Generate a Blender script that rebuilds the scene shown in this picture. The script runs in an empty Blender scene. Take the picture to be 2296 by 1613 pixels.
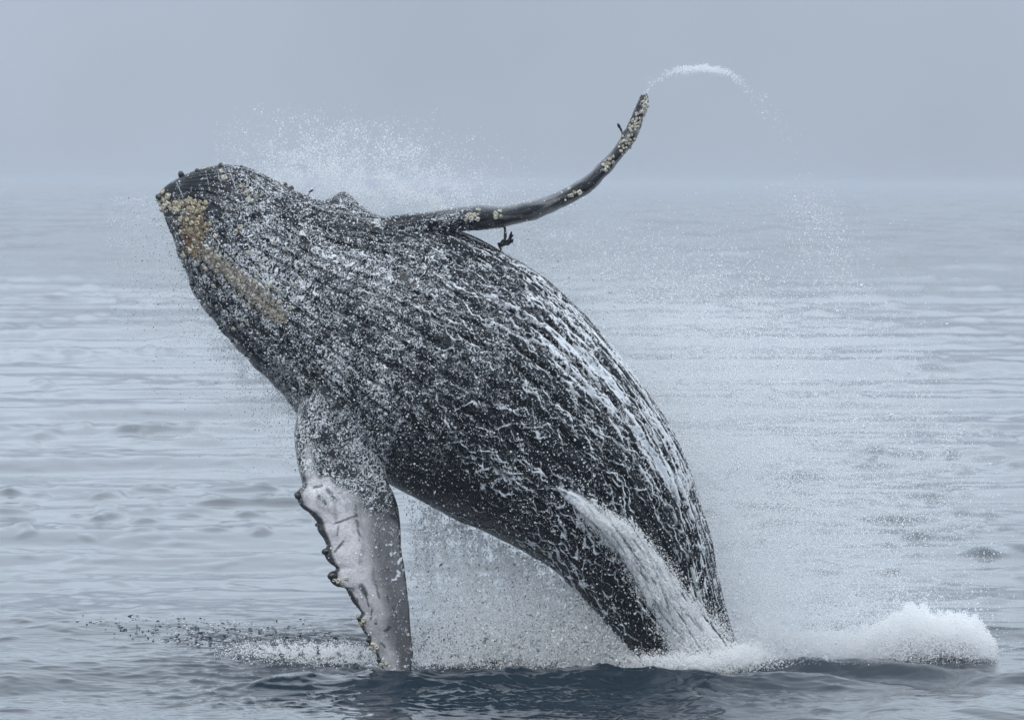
import bpy, bmesh, math, random
import numpy as np
from mathutils import Euler, Vector, Matrix

random.seed(7)
rng = np.random.default_rng(7)
sc = bpy.context.scene
COL = sc.collection

# ------------------------------------------------------------------ camera
CAM_H = 5.42            # deck of the watching boat
DIST = 55.0             # distance to the whale
IW, IH = 2296.0, 1613.0 # reference frame used to survey the photograph
FPX = 11000.0
PITCH = math.atan(398.0 / FPX)
ROLL = math.radians(0.30)
cam_d = bpy.data.cameras.new('camera')
cam = bpy.data.objects.new('camera', cam_d)
COL.objects.link(cam)
cam_d.sensor_width = 36.0
cam_d.lens = 36.0 * FPX / IW
cam_d.clip_start = 0.5
cam_d.clip_end = 30000.0
cam_d.dof.use_dof = True
cam_d.dof.focus_distance = DIST - 0.6
cam_d.dof.aperture_fstop = 5.6
cam.location = (0, 0, CAM_H)
CAMR = Matrix.Rotation(math.radians(90) - PITCH, 3, 'X') @ Matrix.Rotation(ROLL, 3, 'Z')
cam.rotation_euler = CAMR.to_euler()
sc.camera = cam

# ------------------------------------------------------------------ sky
SUN_EL, SUN_AZ = math.radians(52), math.radians(200)
world = bpy.data.worlds.new('World')
sc.world = world
world.use_nodes = True
nt = world.node_tree
nt.nodes.clear()
n_out = nt.nodes.new('ShaderNodeOutputWorld')
n_bg = nt.nodes.new('ShaderNodeBackground')
n_sky = nt.nodes.new('ShaderNodeTexSky')
n_sky.sky_type = 'NISHITA'
n_sky.sun_disc = False
n_sky.sun_elevation = SUN_EL
n_sky.sun_rotation = SUN_AZ
n_sky.air_density = 1.0
n_sky.dust_density = 4.0
n_tc = nt.nodes.new('ShaderNodeTexCoord')
n_sep = nt.nodes.new('ShaderNodeSeparateXYZ')
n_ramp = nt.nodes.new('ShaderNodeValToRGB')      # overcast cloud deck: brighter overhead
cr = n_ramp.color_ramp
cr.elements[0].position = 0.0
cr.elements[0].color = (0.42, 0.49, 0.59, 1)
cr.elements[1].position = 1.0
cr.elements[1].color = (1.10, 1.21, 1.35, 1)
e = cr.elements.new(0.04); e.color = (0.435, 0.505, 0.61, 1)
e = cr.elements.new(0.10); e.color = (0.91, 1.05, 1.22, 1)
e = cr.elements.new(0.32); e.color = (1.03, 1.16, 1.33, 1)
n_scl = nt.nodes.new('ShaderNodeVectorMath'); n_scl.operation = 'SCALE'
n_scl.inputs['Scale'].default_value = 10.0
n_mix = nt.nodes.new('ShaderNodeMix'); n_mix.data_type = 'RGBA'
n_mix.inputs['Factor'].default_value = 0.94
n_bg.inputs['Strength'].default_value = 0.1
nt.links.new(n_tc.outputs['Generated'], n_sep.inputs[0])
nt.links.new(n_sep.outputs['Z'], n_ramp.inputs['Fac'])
n_cl = nt.nodes.new('ShaderNodeTexNoise')          # soft unevenness of the cloud deck
n_cl.inputs['Scale'].default_value = 7.0; n_cl.inputs['Detail'].default_value = 4.0; n_cl.inputs['Roughness'].default_value = 0.55
n_cm = nt.nodes.new('ShaderNodeMapRange')
n_cm.inputs['From Min'].default_value = 0.25; n_cm.inputs['From Max'].default_value = 0.75
n_cm.inputs['To Min'].default_value = 8.9; n_cm.inputs['To Max'].default_value = 11.1
nt.links.new(n_tc.outputs['Generated'], n_cl.inputs['Vector'])
nt.links.new(n_cl.outputs[0], n_cm.inputs['Value'])
nt.links.new(n_cm.outputs['Result'], n_scl.inputs['Scale'])
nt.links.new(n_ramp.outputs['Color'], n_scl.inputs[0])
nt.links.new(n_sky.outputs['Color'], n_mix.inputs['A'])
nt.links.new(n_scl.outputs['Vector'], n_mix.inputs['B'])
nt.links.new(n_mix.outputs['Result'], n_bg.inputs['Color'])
nt.links.new(n_bg.outputs[0], n_out.inputs['Surface'])

sun_d = bpy.data.lights.new('sun', 'SUN')
sun_d.energy = 1.4
sun_d.angle = math.radians(30)
sun_d.color = (1.0, 0.985, 0.965)
sun = bpy.data.objects.new('sun', sun_d)
COL.objects.link(sun)
sd = Vector((math.sin(SUN_AZ) * math.cos(SUN_EL), math.cos(SUN_AZ) * math.cos(SUN_EL), math.sin(SUN_EL)))
sun.rotation_euler = (-sd).to_track_quat('-Z', 'Y').to_euler()
sun.location = (0, 20, 60)

sc.view_settings.view_transform = 'Standard'
sc.view_settings.look = 'None'
sc.view_settings.exposure = 0.0
sc.view_settings.gamma = 1.0
sc.render.engine = 'CYCLES'
sc.cycles.use_denoising = True
sc.cycles.max_bounces = 9
sc.cycles.diffuse_bounces = 7
sc.cycles.glossy_bounces = 3
sc.cycles.transmission_bounces = 7
sc.cycles.volume_bounces = 1
sc.cycles.sample_clamp_indirect = 4.0

# ------------------------------------------------------------------ survey helpers
_R = np.array(CAMR)
def at(px, py, Y=DIST):
    """photo survey point -> world point at distance Y"""
    px = np.asarray(px, float); py = np.asarray(py, float)
    Y = np.broadcast_to(np.asarray(Y, float), px.shape)
    d = np.stack([(px - IW / 2) / FPX, -(py - IH / 2) / FPX, -np.ones_like(px)], -1) @ _R.T
    k = Y / d[..., 1]
    return np.stack([d[..., 0] * k, Y * 1.0, CAM_H + d[..., 2] * k], -1)

def to_px(P):
    q = (P - np.array([0, 0, CAM_H])) @ _R
    return IW / 2 + FPX * q[..., 0] / -q[..., 2], IH / 2 - FPX * q[..., 1] / -q[..., 2]

M_PX = DIST / FPX       # metres per survey pixel at the whale

def sstep(a, b, x):
    t = np.clip((x - a) / (b - a), 0, 1)
    return t * t * (3 - 2 * t)

def _hash(ix, iy, iz):
    h = (ix.astype(np.int64) * 374761393 + iy.astype(np.int64) * 668265263 + iz.astype(np.int64) * 2147483647) & 0xffffffff
    h = ((h ^ (h >> 13)) * 1274126177) & 0xffffffff
    return ((h ^ (h >> 16)) & 0xffffff).astype(np.float32) / float(0xffffff)

def vnoise(x, y, z=0.0, seed=0):
    """gradient noise, about -1..1"""
    x, y, z = np.broadcast_arrays(np.asarray(x, np.float64), np.asarray(y, np.float64), np.asarray(z, np.float64))
    x = x + 0.73 * z; y = y - 0.61 * z
    ix = np.floor(x); iy = np.floor(y)
    fx = x - ix; fy = y - iy
    u = fx * fx * fx * (fx * (fx * 6 - 15) + 10); v = fy * fy * fy * (fy * (fy * 6 - 15) + 10)
    ix = ix + seed * 57; iz = np.full_like(ix, seed * 131)
    def g(dx, dy):
        a = _hash(ix + dx, iy + dy, iz) * (2 * math.pi)
        return np.cos(a) * (fx - dx) + np.sin(a) * (fy - dy)
    a, b, c, d = g(0, 0), g(1, 0), g(0, 1), g(1, 1)
    return 1.45 * ((a + (b - a) * u) * (1 - v) + (c + (d - c) * u) * v)

def fbm(x, y, z=0.0, seed=0, oct=3):
    s = 0; a = 1; t = 0
    x, y = np.broadcast_arrays(np.asarray(x, float) + 0.73 * np.asarray(z), np.asarray(y, float) - 0.61 * np.asarray(z))
    for i in range(oct):
        s = s + a * vnoise(x, y, 0.0, seed + i)
        x, y = 2 * (0.8 * x - 0.6 * y) + 3.7, 2 * (0.6 * x + 0.8 * y) - 1.9
        t += a; a *= 0.5
    return 1.25 * s / t

def crom(P, n):
    """Catmull-Rom resample of a polyline, n points, uniform in parameter"""
    P = np.asarray(P, float)
    Q = np.vstack([2 * P[0] - P[1], P, 2 * P[-1] - P[-2]])
    t = np.linspace(0, len(P) - 1, n)
    i = np.minimum(t.astype(int), len(P) - 2); f = (t - i)[:, None]
    a, b, c, d = Q[i], Q[i + 1], Q[i + 2], Q[i + 3]
    return 0.5 * (2 * b + (c - a) * f + (2 * a - 5 * b + 4 * c - d) * f ** 2 + (3 * b - a - 3 * c + d) * f ** 3)

def resample(P, n):
    """uniform arc-length resample"""
    P = crom(P, max(600, n * 2))
    L = np.r_[0, np.cumsum(np.linalg.norm(np.diff(P, axis=0), axis=1))]
    t = np.linspace(0, L[-1], n)
    return np.stack([np.interp(t, L, P[:, k]) for k in range(P.shape[1])], -1)

def seg_dist(px, py, a, b):
    ax, ay = a; bx, by = b
    dx, dy = bx - ax, by - ay
    t = np.clip(((px - ax) * dx + (py - ay) * dy) / (dx * dx + dy * dy + 1e-9), 0, 1)
    return np.hypot(px - ax - t * dx, py - ay - t * dy), t

def tag(o, label=None, cat=None, group=None, kind=None):
    if label: o['label'] = label
    if cat: o['category'] = cat
    if group: o['group'] = group
    if kind: o['kind'] = kind
    return o

def mesh_np(name, V, F, attrs=None, smooth=True):
    me = bpy.data.meshes.new(name)
    V = np.ascontiguousarray(V, np.float32); F = np.ascontiguousarray(F, np.int32)
    me.vertices.add(len(V)); me.vertices.foreach_set('co', V.ravel())
    if len(F):
        k = F.shape[1]
        me.loops.add(F.size); me.loops.foreach_set('vertex_index', F.ravel())
        me.polygons.add(len(F))
        me.polygons.foreach_set('loop_start', np.arange(0, F.size, k, dtype=np.int32))
        me.polygons.foreach_set('use_smooth', np.full(len(F), smooth))
    for an, av in (attrs or {}).items():
        a = me.attributes.new(an, 'FLOAT', 'POINT')
        a.data.foreach_set('value', np.ascontiguousarray(av, np.float32))
    me.update()
    me.validate()
    return me

def obj(name, me, mat=None, parent=None):
    o = bpy.data.objects.new(name, me)
    COL.objects.link(o)
    if mat and not me.materials: me.materials.append(mat)
    if parent: o.parent = parent
    return o

def grid_faces(nu, nv, wrap=False, off=0):
    i = np.arange(nu - 1)[:, None]; j = np.arange(nv if wrap else nv - 1)[None, :]
    j2 = (j + 1) % nv
    a = i * nv + j; b = (i + 1) * nv + j; c = (i + 1) * nv + j2; d = i * nv + j2
    return np.stack([a, b, c, d], -1).reshape(-1, 4) + off

# ------------------------------------------------------------------ materials
def new_mat(name):
    m = bpy.data.materials.new(name); m.use_nodes = True
    t = m.node_tree; t.nodes.clear()
    o = t.nodes.new('ShaderNodeOutputMaterial')
    return m, t, o

def N(t, typ, **kw):
    n = t.nodes.new(typ)
    for k, v in kw.items():
        if k.startswith('i_'):
            n.inputs[k[2:].replace('_', ' ')].default_value = v
        else: setattr(n, k, v)
    return n

def math_n(t, op, a, b=None, c=None, clamp=False):
    n = t.nodes.new('ShaderNodeMath'); n.operation = op; n.use_clamp = clamp
    for i, v in enumerate((a, b, c)):
        if v is None: continue
        if isinstance(v, (int, float)): n.inputs[i].default_value = v
        else: t.links.new(v, n.inputs[i])
    return n.outputs[0]

def mix_col(t, fac, a, b):
    n = t.nodes.new('ShaderNodeMix'); n.data_type = 'RGBA'
    for s, v in (('Factor', fac), ('A', a), ('B', b)):
        if isinstance(v, (int, float)): n.inputs[s].default_value = v
        elif isinstance(v, tuple): n.inputs[s].default_value = v
        else: t.links.new(v, n.inputs[s])
    return n.outputs['Result']

def map_range(t, x, a, b, c=0.0, d=1.0, smooth=True):
    n = t.nodes.new('ShaderNodeMapRange')
    n.interpolation_type = 'SMOOTHSTEP' if smooth else 'LINEAR'
    t.links.new(x, n.inputs['Value'])
    for k, v in zip(('From Min', 'From Max', 'To Min', 'To Max'), (a, b, c, d)):
        if isinstance(v, (int, float)): n.inputs[k].default_value = v
        else: t.links.new(v, n.inputs[k])
    return n.outputs['Result']

def attr(t, name):
    n = t.nodes.new('ShaderNodeAttribute'); n.attribute_name = name
    return n.outputs['Fac']

def noise(t, vec, scale, detail=2.0, rough=0.5, dist=0.0):
    n = t.nodes.new('ShaderNodeTexNoise')
    n.inputs['Scale'].default_value = scale; n.inputs['Detail'].default_value = detail
    n.inputs['Roughness'].default_value = rough; n.inputs['Distortion'].default_value = dist
    t.links.new(vec, n.inputs['Vector'])
    return n.outputs[0]

FOAM = (0.80, 0.84, 0.88, 1)

def mat_water():
    m, t, o = new_mat('sea_water')
    geo = N(t, 'ShaderNodeNewGeometry')
    mp = N(t, 'ShaderNodeMapping'); mp.inputs['Scale'].default_value = (0.55, 1.0, 1.0)
    t.links.new(geo.outputs['Position'], mp.inputs['Vector'])
    n1 = noise(t, mp.outputs[0], 2.2, 3.0, 0.55, 0.3)
    n2 = noise(t, mp.outputs[0], 0.55, 3.0, 0.55)
    h = math_n(t, 'ADD', math_n(t, 'MULTIPLY', n1, 0.030), math_n(t, 'MULTIPLY', n2, 0.05))
    b = N(t, 'ShaderNodeBump'); b.inputs['Strength'].default_value = 0.10; b.inputs['Distance'].default_value = 1.0
    t.links.new(h, b.inputs['Height'])
    foam = attr(t, 'foam')
    nf = noise(t, geo.outputs['Position'], 9.0, 5.0, 0.65, 0.6)
    fm = map_range(t, math_n(t, 'ADD', foam, math_n(t, 'MULTIPLY', math_n(t, 'SUBTRACT', nf, 0.5), 1.5)), 0.42, 0.62)
    fm = math_n(t, 'MULTIPLY', fm, map_range(t, foam, 0.02, 0.12))
    p = N(t, 'ShaderNodeBsdfPrincipled')
    t.links.new(mix_col(t, fm, (0.014, 0.025, 0.036, 1), FOAM), p.inputs['Base Color'])
    sx = N(t, 'ShaderNodeSeparateXYZ'); t.links.new(geo.outputs['Position'], sx.inputs[0])
    mp2 = N(t, 'ShaderNodeMapping'); mp2.inputs['Scale'].default_value = (0.11, 0.022, 1.0)
    t.links.new(geo.outputs['Position'], mp2.inputs['Vector'])
    patch = noise(t, mp2.outputs[0], 1.0, 4.0, 0.6)                       # cat's-paws of finer ripple
    far = map_range(t, sx.outputs['Y'], 90, 420)
    rw = math_n(t, 'ADD', 0.07, math_n(t, 'MULTIPLY', far, map_range(t, patch, 0.35, 0.65, 0.07, 0.21)))
    t.links.new(math_n(t, 'MAXIMUM', rw, math_n(t, 'MULTIPLY', fm, 0.7)), p.inputs['Roughness'])
    p.inputs['IOR'].default_value = 1.333
    t.links.new(b.outputs[0], p.inputs['Normal'])
    t.links.new(p.outputs[0], o.inputs['Surface'])
    return m

def mat_drops(name, col=(0.88, 0.91, 0.95, 1), trans=0.45, gloss=0.15):
    m, t, o = new_mat(name)
    d = N(t, 'ShaderNodeBsdfDiffuse'); d.inputs['Color'].default_value = col
    tr = N(t, 'ShaderNodeBsdfTranslucent'); tr.inputs['Color'].default_value = col
    g = N(t, 'ShaderNodeBsdfGlossy'); g.inputs['Roughness'].default_value = 0.15
    a = N(t, 'ShaderNodeMixShader'); a.inputs[0].default_value = trans
    b = N(t, 'ShaderNodeMixShader'); b.inputs[0].default_value = gloss
    t.links.new(d.outputs[0], a.inputs[1]); t.links.new(tr.outputs[0], a.inputs[2])
    t.links.new(a.outputs[0], b.inputs[1]); t.links.new(g.outputs[0], b.inputs[2])
    t.links.new(b.outputs[0], o.inputs['Surface'])
    return m

def mat_clear_drops():
    m, t, o = new_mat('clear_water_drops')
    g = N(t, 'ShaderNodeBsdfPrincipled')
    g.inputs['Base Color'].default_value = (0.10, 0.125, 0.15, 1)
    g.inputs['Roughness'].default_value = 0.05; g.inputs['IOR'].default_value = 1.33
    t.links.new(g.outputs[0], o.inputs['Surface'])
    return m

def mat_skin():
    m, t, o = new_mat('wet_whale_skin')
    geo = N(t, 'ShaderNodeNewGeometry')
    pos = geo.outputs['Position']
    foam = attr(t, 'foam'); dens = attr(t, 'dens'); pale = attr(t, 'pale'); net = attr(t, 'net')
    # pigment
    n_sk = noise(t, pos, 6.0, 5.0, 0.6)
    n_sc = noise(t, pos, 1.6, 3.0, 0.6)
    dark = mix_col(t, map_range(t, n_sk, 0.35, 0.75), (0.004, 0.006, 0.009, 1), (0.011, 0.015, 0.021, 1))
    n_m = noise(t, pos, 38.0, 3.0, 0.6)
    light = mix_col(t, map_range(t, n_m, 0.35, 0.65), (0.66, 0.64, 0.67, 1), (0.80, 0.78, 0.80, 1))
    skin = mix_col(t, pale, dark, light)
    # short curls of foam lying on the skin
    n_w = noise(t, pos, 9.0, 2.0, 0.6, 1.5)
    n_w2 = noise(t, pos, 15.0, 2.0, 0.6, 1.5)
    n_g = noise(t, pos, 9.0, 3.0, 0.7)
    n_b = noise(t, pos, 1.7, 3.0, 0.6)
    dd = math_n(t, 'MULTIPLY', dens, map_range(t, n_b, 0.3, 0.68, 0.45, 1.35))
    def worms(nw, wid):
        a = math_n(t, 'ABSOLUTE', math_n(t, 'SUBTRACT', nw, 0.5))
        return map_range(t, a, math_n(t, 'MULTIPLY', dd, wid), math_n(t, 'MULTIPLY', dd, wid * 0.35))
    gate = map_range(t, math_n(t, 'ADD', n_g, math_n(t, 'MULTIPLY', dd, 0.18)), 0.53, 0.60)
    w = math_n(t, 'MAXIMUM', worms(n_w, 0.040), worms(n_w2, 0.034))
    w = math_n(t, 'MULTIPLY', math_n(t, 'MULTIPLY', w, gate), map_range(t, dens, 0.02, 0.2))
    # ragged solid foam from the streams
    n_f = noise(t, pos, 26.0, 4.0, 0.65, 0.8)
    fm = map_range(t, math_n(t, 'ADD', foam, math_n(t, 'MULTIPLY', math_n(t, 'SUBTRACT', n_f, 0.5), 1.3)), 0.30, 0.75)
    fm = math_n(t, 'MULTIPLY', fm, map_range(t, foam, 0.03, 0.2))
    mask = math_n(t, 'MAXIMUM', math_n(t, 'MULTIPLY', w, 0.95), fm)
    mask = math_n(t, 'MULTIPLY', mask, 0.92, clamp=True)
    p = N(t, 'ShaderNodeBsdfPrincipled')
    t.links.new(mix_col(t, mask, skin, FOAM), p.inputs['Base Color'])
    t.links.new(map_range(t, mask, 0, 1, 0.24, 0.75), p.inputs['Roughness'])
    p.inputs['IOR'].default_value = 1.36
    p.inputs['Specular IOR Level'].default_value = 0.36
    hb = math_n(t, 'ADD', math_n(t, 'MULTIPLY', mask, 0.012), math_n(t, 'MULTIPLY', n_m, 0.006))
    b = N(t, 'ShaderNodeBump'); b.inputs['Strength'].default_value = 0.8; b.inputs['Distance'].default_value = 1.0
    t.links.new(hb, b.inputs['Height'])
    t.links.new(b.outputs[0], p.inputs['Normal'])
    t.links.new(p.outputs[0], o.inputs['Surface'])
    return m

def mat_shell(name, c1, c2, rough=0.7, scale=30):
    m, t, o = new_mat(name)
    geo = N(t, 'ShaderNodeNewGeometry'); oi = N(t, 'ShaderNodeObjectInfo')
    n1 = noise(t, geo.outputs['Position'], scale, 4.0, 0.65)
    f = math_n(t, 'ADD', map_range(t, n1, 0.3, 0.7), math_n(t, 'MULTIPLY', math_n(t, 'SUBTRACT', oi.outputs['Random'], 0.5), 0.7), clamp=True)
    p = N(t, 'ShaderNodeBsdfPrincipled')
    t.links.new(mix_col(t, f, c1, c2), p.inputs['Base Color'])
    p.inputs['Roughness'].default_value = rough
    b = N(t, 'ShaderNodeBump'); b.inputs['Strength'].default_value = 0.5; b.inputs['Distance'].default_value = 0.01
    t.links.new(n1, b.inputs['Height']); t.links.new(b.outputs[0], p.inputs['Normal'])
    t.links.new(p.outputs[0], o.inputs['Surface'])
    return m

M_WATER = mat_water()
M_SKIN = mat_skin()
M_DROP = mat_drops('white_spray', (0.93, 0.95, 0.97, 1), 0.45, 0.10)
M_FOAM = mat_drops('foam_lumps', (0.975, 0.985, 0.99, 1), 0.42, 0.03)
M_CLEAR = mat_clear_drops()
M_BARN = mat_shell('barnacle_shell', (0.22, 0.20, 0.15, 1), (0.56, 0.54, 0.46, 1))
M_BARN_Y = mat_shell('yellow_barnacle_shell', (0.26, 0.22, 0.14, 1), (0.54, 0.51, 0.39, 1))
M_CRUST = mat_shell('barnacle_crust', (0.08, 0.050, 0.030, 1), (0.37, 0.29, 0.19, 1), 0.8, 22)
M_CRUST_T = mat_shell('tan_crust', (0.08, 0.07, 0.06, 1), (0.44, 0.40, 0.34, 1), 0.8, 22)
M_KNOB = mat_shell('dark_knob_skin', (0.010, 0.012, 0.015, 1), (0.035, 0.038, 0.045, 1), 0.3, 14)
M_STALK = mat_shell('dark_stalk', (0.010, 0.010, 0.011, 1), (0.040, 0.036, 0.034, 1), 0.4, 20)

# ------------------------------------------------------------------ sea
_w = np.random.default_rng(21)
WAVES = []
for lam0, lam1, cnt, slope, spread in ((7, 22, 8, 0.012, 0.5), (2.2, 6, 16, 0.010, 0.7), (0.9, 2.2, 26, 0.006, 0.8), (0.32, 0.9, 34, 0.0065, 0.9)):
    for i in range(cnt):
        lam = math.exp(_w.uniform(math.log(lam0), math.log(lam1)))
        k = 2 * math.pi / lam
        th = _w.normal(math.radians(98), spread * 0.55)
        WAVES.append((k * math.cos(th), k * math.sin(th), slope / k * _w.uniform(0.6, 1.4), _w.uniform(0, 6.28), lam))

def sea_z(x, y, dy=None):
    x = np.asarray(x, float); y = np.asarray(y, float)
    big = np.zeros_like(x); small = np.zeros_like(x)
    for kx, ky, a, ph, lam in WAVES:
        at_ = 1.0 if dy is None else np.exp(-(dy * ky * 0.45) ** 2)
        s = np.sin(kx * x + ky * y + ph)
        s = s + 0.25 * np.cos(2 * (kx * x + ky * y + ph)) * -1
        if lam > 2.2: big += a * at_ * s
        else: small += a * at_ * s
    env = 0.16 + 1.5 * np.clip(fbm(x * 0.50, y * 0.26, 0.0, 31, 3) + 0.12, 0, 1)
    z = big + small * env
    # short steep wavelets standing here and there on the smoother water
    xa = x + 0.5 * vnoise(x * 0.4, y * 0.4, 0, 34); ya = y + 0.35 * vnoise(x * 0.7, y * 0.35, 0, 35)
    gate = sstep(-0.25, 0.45, fbm(x * 0.10, y * 0.055, 0, 36, 2)) * (0.35 + 0.65 * sstep(56, 80, y))
    z += (0.06 + 0.20 * gate) * np.clip(vnoise(xa * 0.85, ya * 0.55, 0, 37) - 0.27, 0, 1) ** 1.1
    z += (0.05 + 0.12 * gate) * np.clip(vnoise(xa * 1.7, ya * 1.05, 0, 38) - 0.25, 0, 1) ** 1.1
    far = sstep(90, 260, y)
    z += far * 0.36 * np.clip(vnoise(xa * 0.50, ya * 0.16, 0, 391) - 0.22, 0, 1) ** 1.2
    z += sstep(170, 420, y) * 0.75 * np.clip(vnoise(xa * 0.12, ya * 0.055, 0, 393) - 0.15, 0, 1) ** 1.2
    z += sstep(350, 900, y) * 1.1 * np.clip(vnoise(x * 0.06, y * 0.018, 0, 395) - 0.10, 0, 1) ** 1.2
    fine = 1.0 if dy is None else np.exp(-(dy / 0.3) ** 2)
    z += fine * 0.034 * np.clip(vnoise(xa * 2.4, ya * 3.0, 0, 39) - 0.22, 0, 1) ** 1.2
    # chop thrown up by the breach in front of and around the whale
    r = sstep(49.5, 52.0, y) * (1 - sstep(56.0, 59.0, y)) * np.exp(-(np.abs(x + 0.2) / 3.6) ** 4)
    xw = x + 0.35 * vnoise(x * 0.8, y * 0.8, 0, 46); yw = y + 0.22 * vnoise(x * 0.9, y * 0.6, 0, 47) + 0.10 * np.sin(x * 0.9)
    c1 = 1 - np.abs(vnoise(xw * 0.9, yw * 2.4, 0, 41)) * 1.6
    c2 = 1 - np.abs(vnoise(xw * 1.9 + 5, yw * 4.6, 0, 44)) * 1.6
    z += r * (0.042 * np.clip(c1, 0, 1) ** 3 + 0.030 * np.clip(c2, 0, 1) ** 3)
    near = sstep(47, 49, y) * (1 - sstep(57, 62, y)) * (0.35 + 0.65 * np.exp(-(np.abs(x + 0.2) / 3.8) ** 4))
    c3 = 1 - np.abs(vnoise(xw * 3.1 + 2, yw * 7.0, 0, 48)) * 1.6
    z += near * 0.011 * np.clip(c3, 0, 1) ** 3
    # the swell that stands up between the boat and the whale
    yc = 53.35 + 0.28 * np.sin(x * 0.75 + 1.0) + 0.14 * np.sin(x * 2.1) + 0.25 * vnoise(x * 0.6, 2.0, 0, 52)
    hgt = 0.18 * sstep(-3.6, -2.0, x) * (1 - sstep(3.2, 5.0, x)) * (1 + 0.28 * vnoise(x * 0.9, 1.0, 0, 53))
    d = (y - yc)
    z += hgt * np.exp(-np.where(d < 0, (np.abs(d) / 0.48) ** 1.7, (d / 0.5) ** 2))
    # second low crest under the splash on the right
    yc2 = 54.6 + 0.25 * np.sin(x * 0.9)
    z += 0.13 * sstep(2.2, 3.0, x) * (1 - sstep(4.6, 5.6, x)) * (1 + 0.5 * vnoise(x * 2.3, y, 0, 55)) * np.exp(-((y - yc2) / 0.33) ** 2)
    z += 0.10 * sstep(4.6, 5.6, x) * np.exp(-((y - 53.6 - 0.5 * (x - 5)) / 0.45) ** 2) * (1 - sstep(7, 9, x))
    return z

def build_sea():
    rows = np.r_[np.geomspace(10, 46, 50)[:-1], np.linspace(46, 60, 390)[:-1], 1 / np.linspace(1 / 60.0, 1 / 420.0, 400), 1 / np.linspace(1 / 420.0, 1 / 1600.0, 60)[1:], np.geomspace(1600, 9000, 40)[1:]]
    cols = np.r_[-np.geomspace(0.13, 1.2, 24)[::-1][:-1], np.linspace(-0.13, 0.13, 500), np.geomspace(0.13, 1.2, 24)[1:]]
    Y = np.repeat(rows[:, None], len(cols), 1)
    X = cols[None, :] * (rows[:, None] + 4.0)
    dy = np.gradient(rows)[:, None] * np.ones_like(X)
    Z = sea_z(X, Y, dy)
    Z *= 1 - sstep(1500, 4000, Y)
    # churned foam on the water round the whale
    f = np.zeros_like(X)
    def patch(cx, cy, rx, ry, a):
        nonlocal f
        f = np.maximum(f, a * np.exp(-((X - cx) / rx) ** 2 - ((Y - cy) / ry) ** 2))
    patch(1.7, 55.3, 2.2, 0.9, 0.75); patch(-1.2, 55.0, 1.1, 0.55, 0.55)
    patch(3.6, 56.5, 1.7, 1.2, 0.85); patch(0.2, 55.8, 1.6, 0.8, 0.6)
    f *= sstep(53.7, 54.5, Y + 0.2 * vnoise(X * 1.5, Y * 1.5, 0, 61))
    V = np.stack([X, Y, Z], -1).reshape(-1, 3)
    me = mesh_np('sea', V, grid_faces(len(rows), len(cols))[:, ::-1], {'foam': f.ravel()})
    o = obj('sea', me, M_WATER)
    tag(o, 'grey blue rippled sea reaching to the misty horizon', 'sea', kind='structure')
build_sea()

# ------------------------------------------------------------------ whale
PAIRS = [  # head to tail: (back side of outline, belly side of outline)
 ((352,446),(352,439)), ((362,468),(372,416)), ((378,500),(405,396)), ((395,552),(445,380)),
 ((415,600),(500,368)), ((440,660),(565,377)), ((480,720),(625,408)), ((530,777),(690,442)),
 ((585,832),(770,468)), ((640,890),(860,486)), ((682,945),(950,500)), ((740,1005),(1040,522)),
 ((805,1050),(1130,568)), ((880,1088),(1220,622)), ((980,1140),(1310,705)), ((1070,1185),(1390,797)),
 ((1150,1225),(1460,888)), ((1230,1270),(1515,980)), ((1300,1330),(1560,1090)), ((1360,1400),(1592,1200)),
 ((1410,1455),(1612,1310)), ((1460,1515),(1638,1410)), ((1520,1590),(1685,1510)), ((1600,1700),(1745,1640)),
 ((1690,1810),(1790,1770)), ((1760,1900),(1800,1885))]
NA, NT = 980, 600
Lp = crom([p[0] for p in PAIRS], 1600); Rp = crom([p[1] for p in PAIRS], 1600)
Cc = (Lp + Rp) / 2
al = np.r_[0, np.cumsum(np.linalg.norm(np.diff(Cc, axis=0), axis=1))]
tt = np.linspace(0, 1, NA) ** 1.08 * al[-1]
Lq = np.stack([np.interp(tt, al, Lp[:, k]) for k in (0, 1)], -1)
Rq = np.stack([np.interp(tt, al, Rp[:, k]) for k in (0, 1)], -1)
sq = tt / al[-1]
yc = DIST - 0.25 + 0.5 * sq
L3 = at(Lq[:, 0], Lq[:, 1], yc); R3 = at(Rq[:, 0], Rq[:, 1], yc)
C3 = (L3 + R3) / 2; W3 = (R3 - L3) / 2
wl = np.linalg.norm(W3, axis=1)
depth = wl * (0.80 + 0.17 * sstep(0.1, 0.4, sq))
th = np.r_[np.linspace(-25, 205, 450)[:-1], np.linspace(205, 335, NT - 449 + 1)[:-1]] * math.pi / 180
NT = len(th)
TH = np.broadcast_to(th[None, :], (NA, NT)); SQ = np.broadcast_to(sq[:, None], (NA, NT))
# slightly full flanks
ct, st = np.cos(TH), np.sin(TH)
ex = 0.92
cx = np.sign(ct) * np.abs(ct) ** ex; sx = np.sign(st) * np.abs(st) ** ex
P = C3[:, None, :] + W3[:, None, :] * cx[..., None] + np.stack([np.zeros_like(sx), -depth[:, None] * sx, np.zeros_like(sx)], -1)

def grid_normals(P):
    du = np.gradient(P, axis=0); dv = np.gradient(P, axis=1)
    n = np.cross(du, dv); n /= np.linalg.norm(n, axis=-1, keepdims=True) + 1e-9
    return n
Nn = grid_normals(P)
if (Nn[NA // 2, 225] @ np.array([0, -1, 0])) < 0: Nn = -Nn
U = tt[:, None] * M_PX * np.ones((1, NT))              # metres along the body
Vv = TH * wl[:, None]                                  # metres round the body
PX, PY = to_px(P)

# broad muscle and jaw relief
disp = 0.035 * fbm(U * 0.8, Vv * 0.8, 0, 71, 3) * sstep(0.02, 0.12, SQ)
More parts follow.
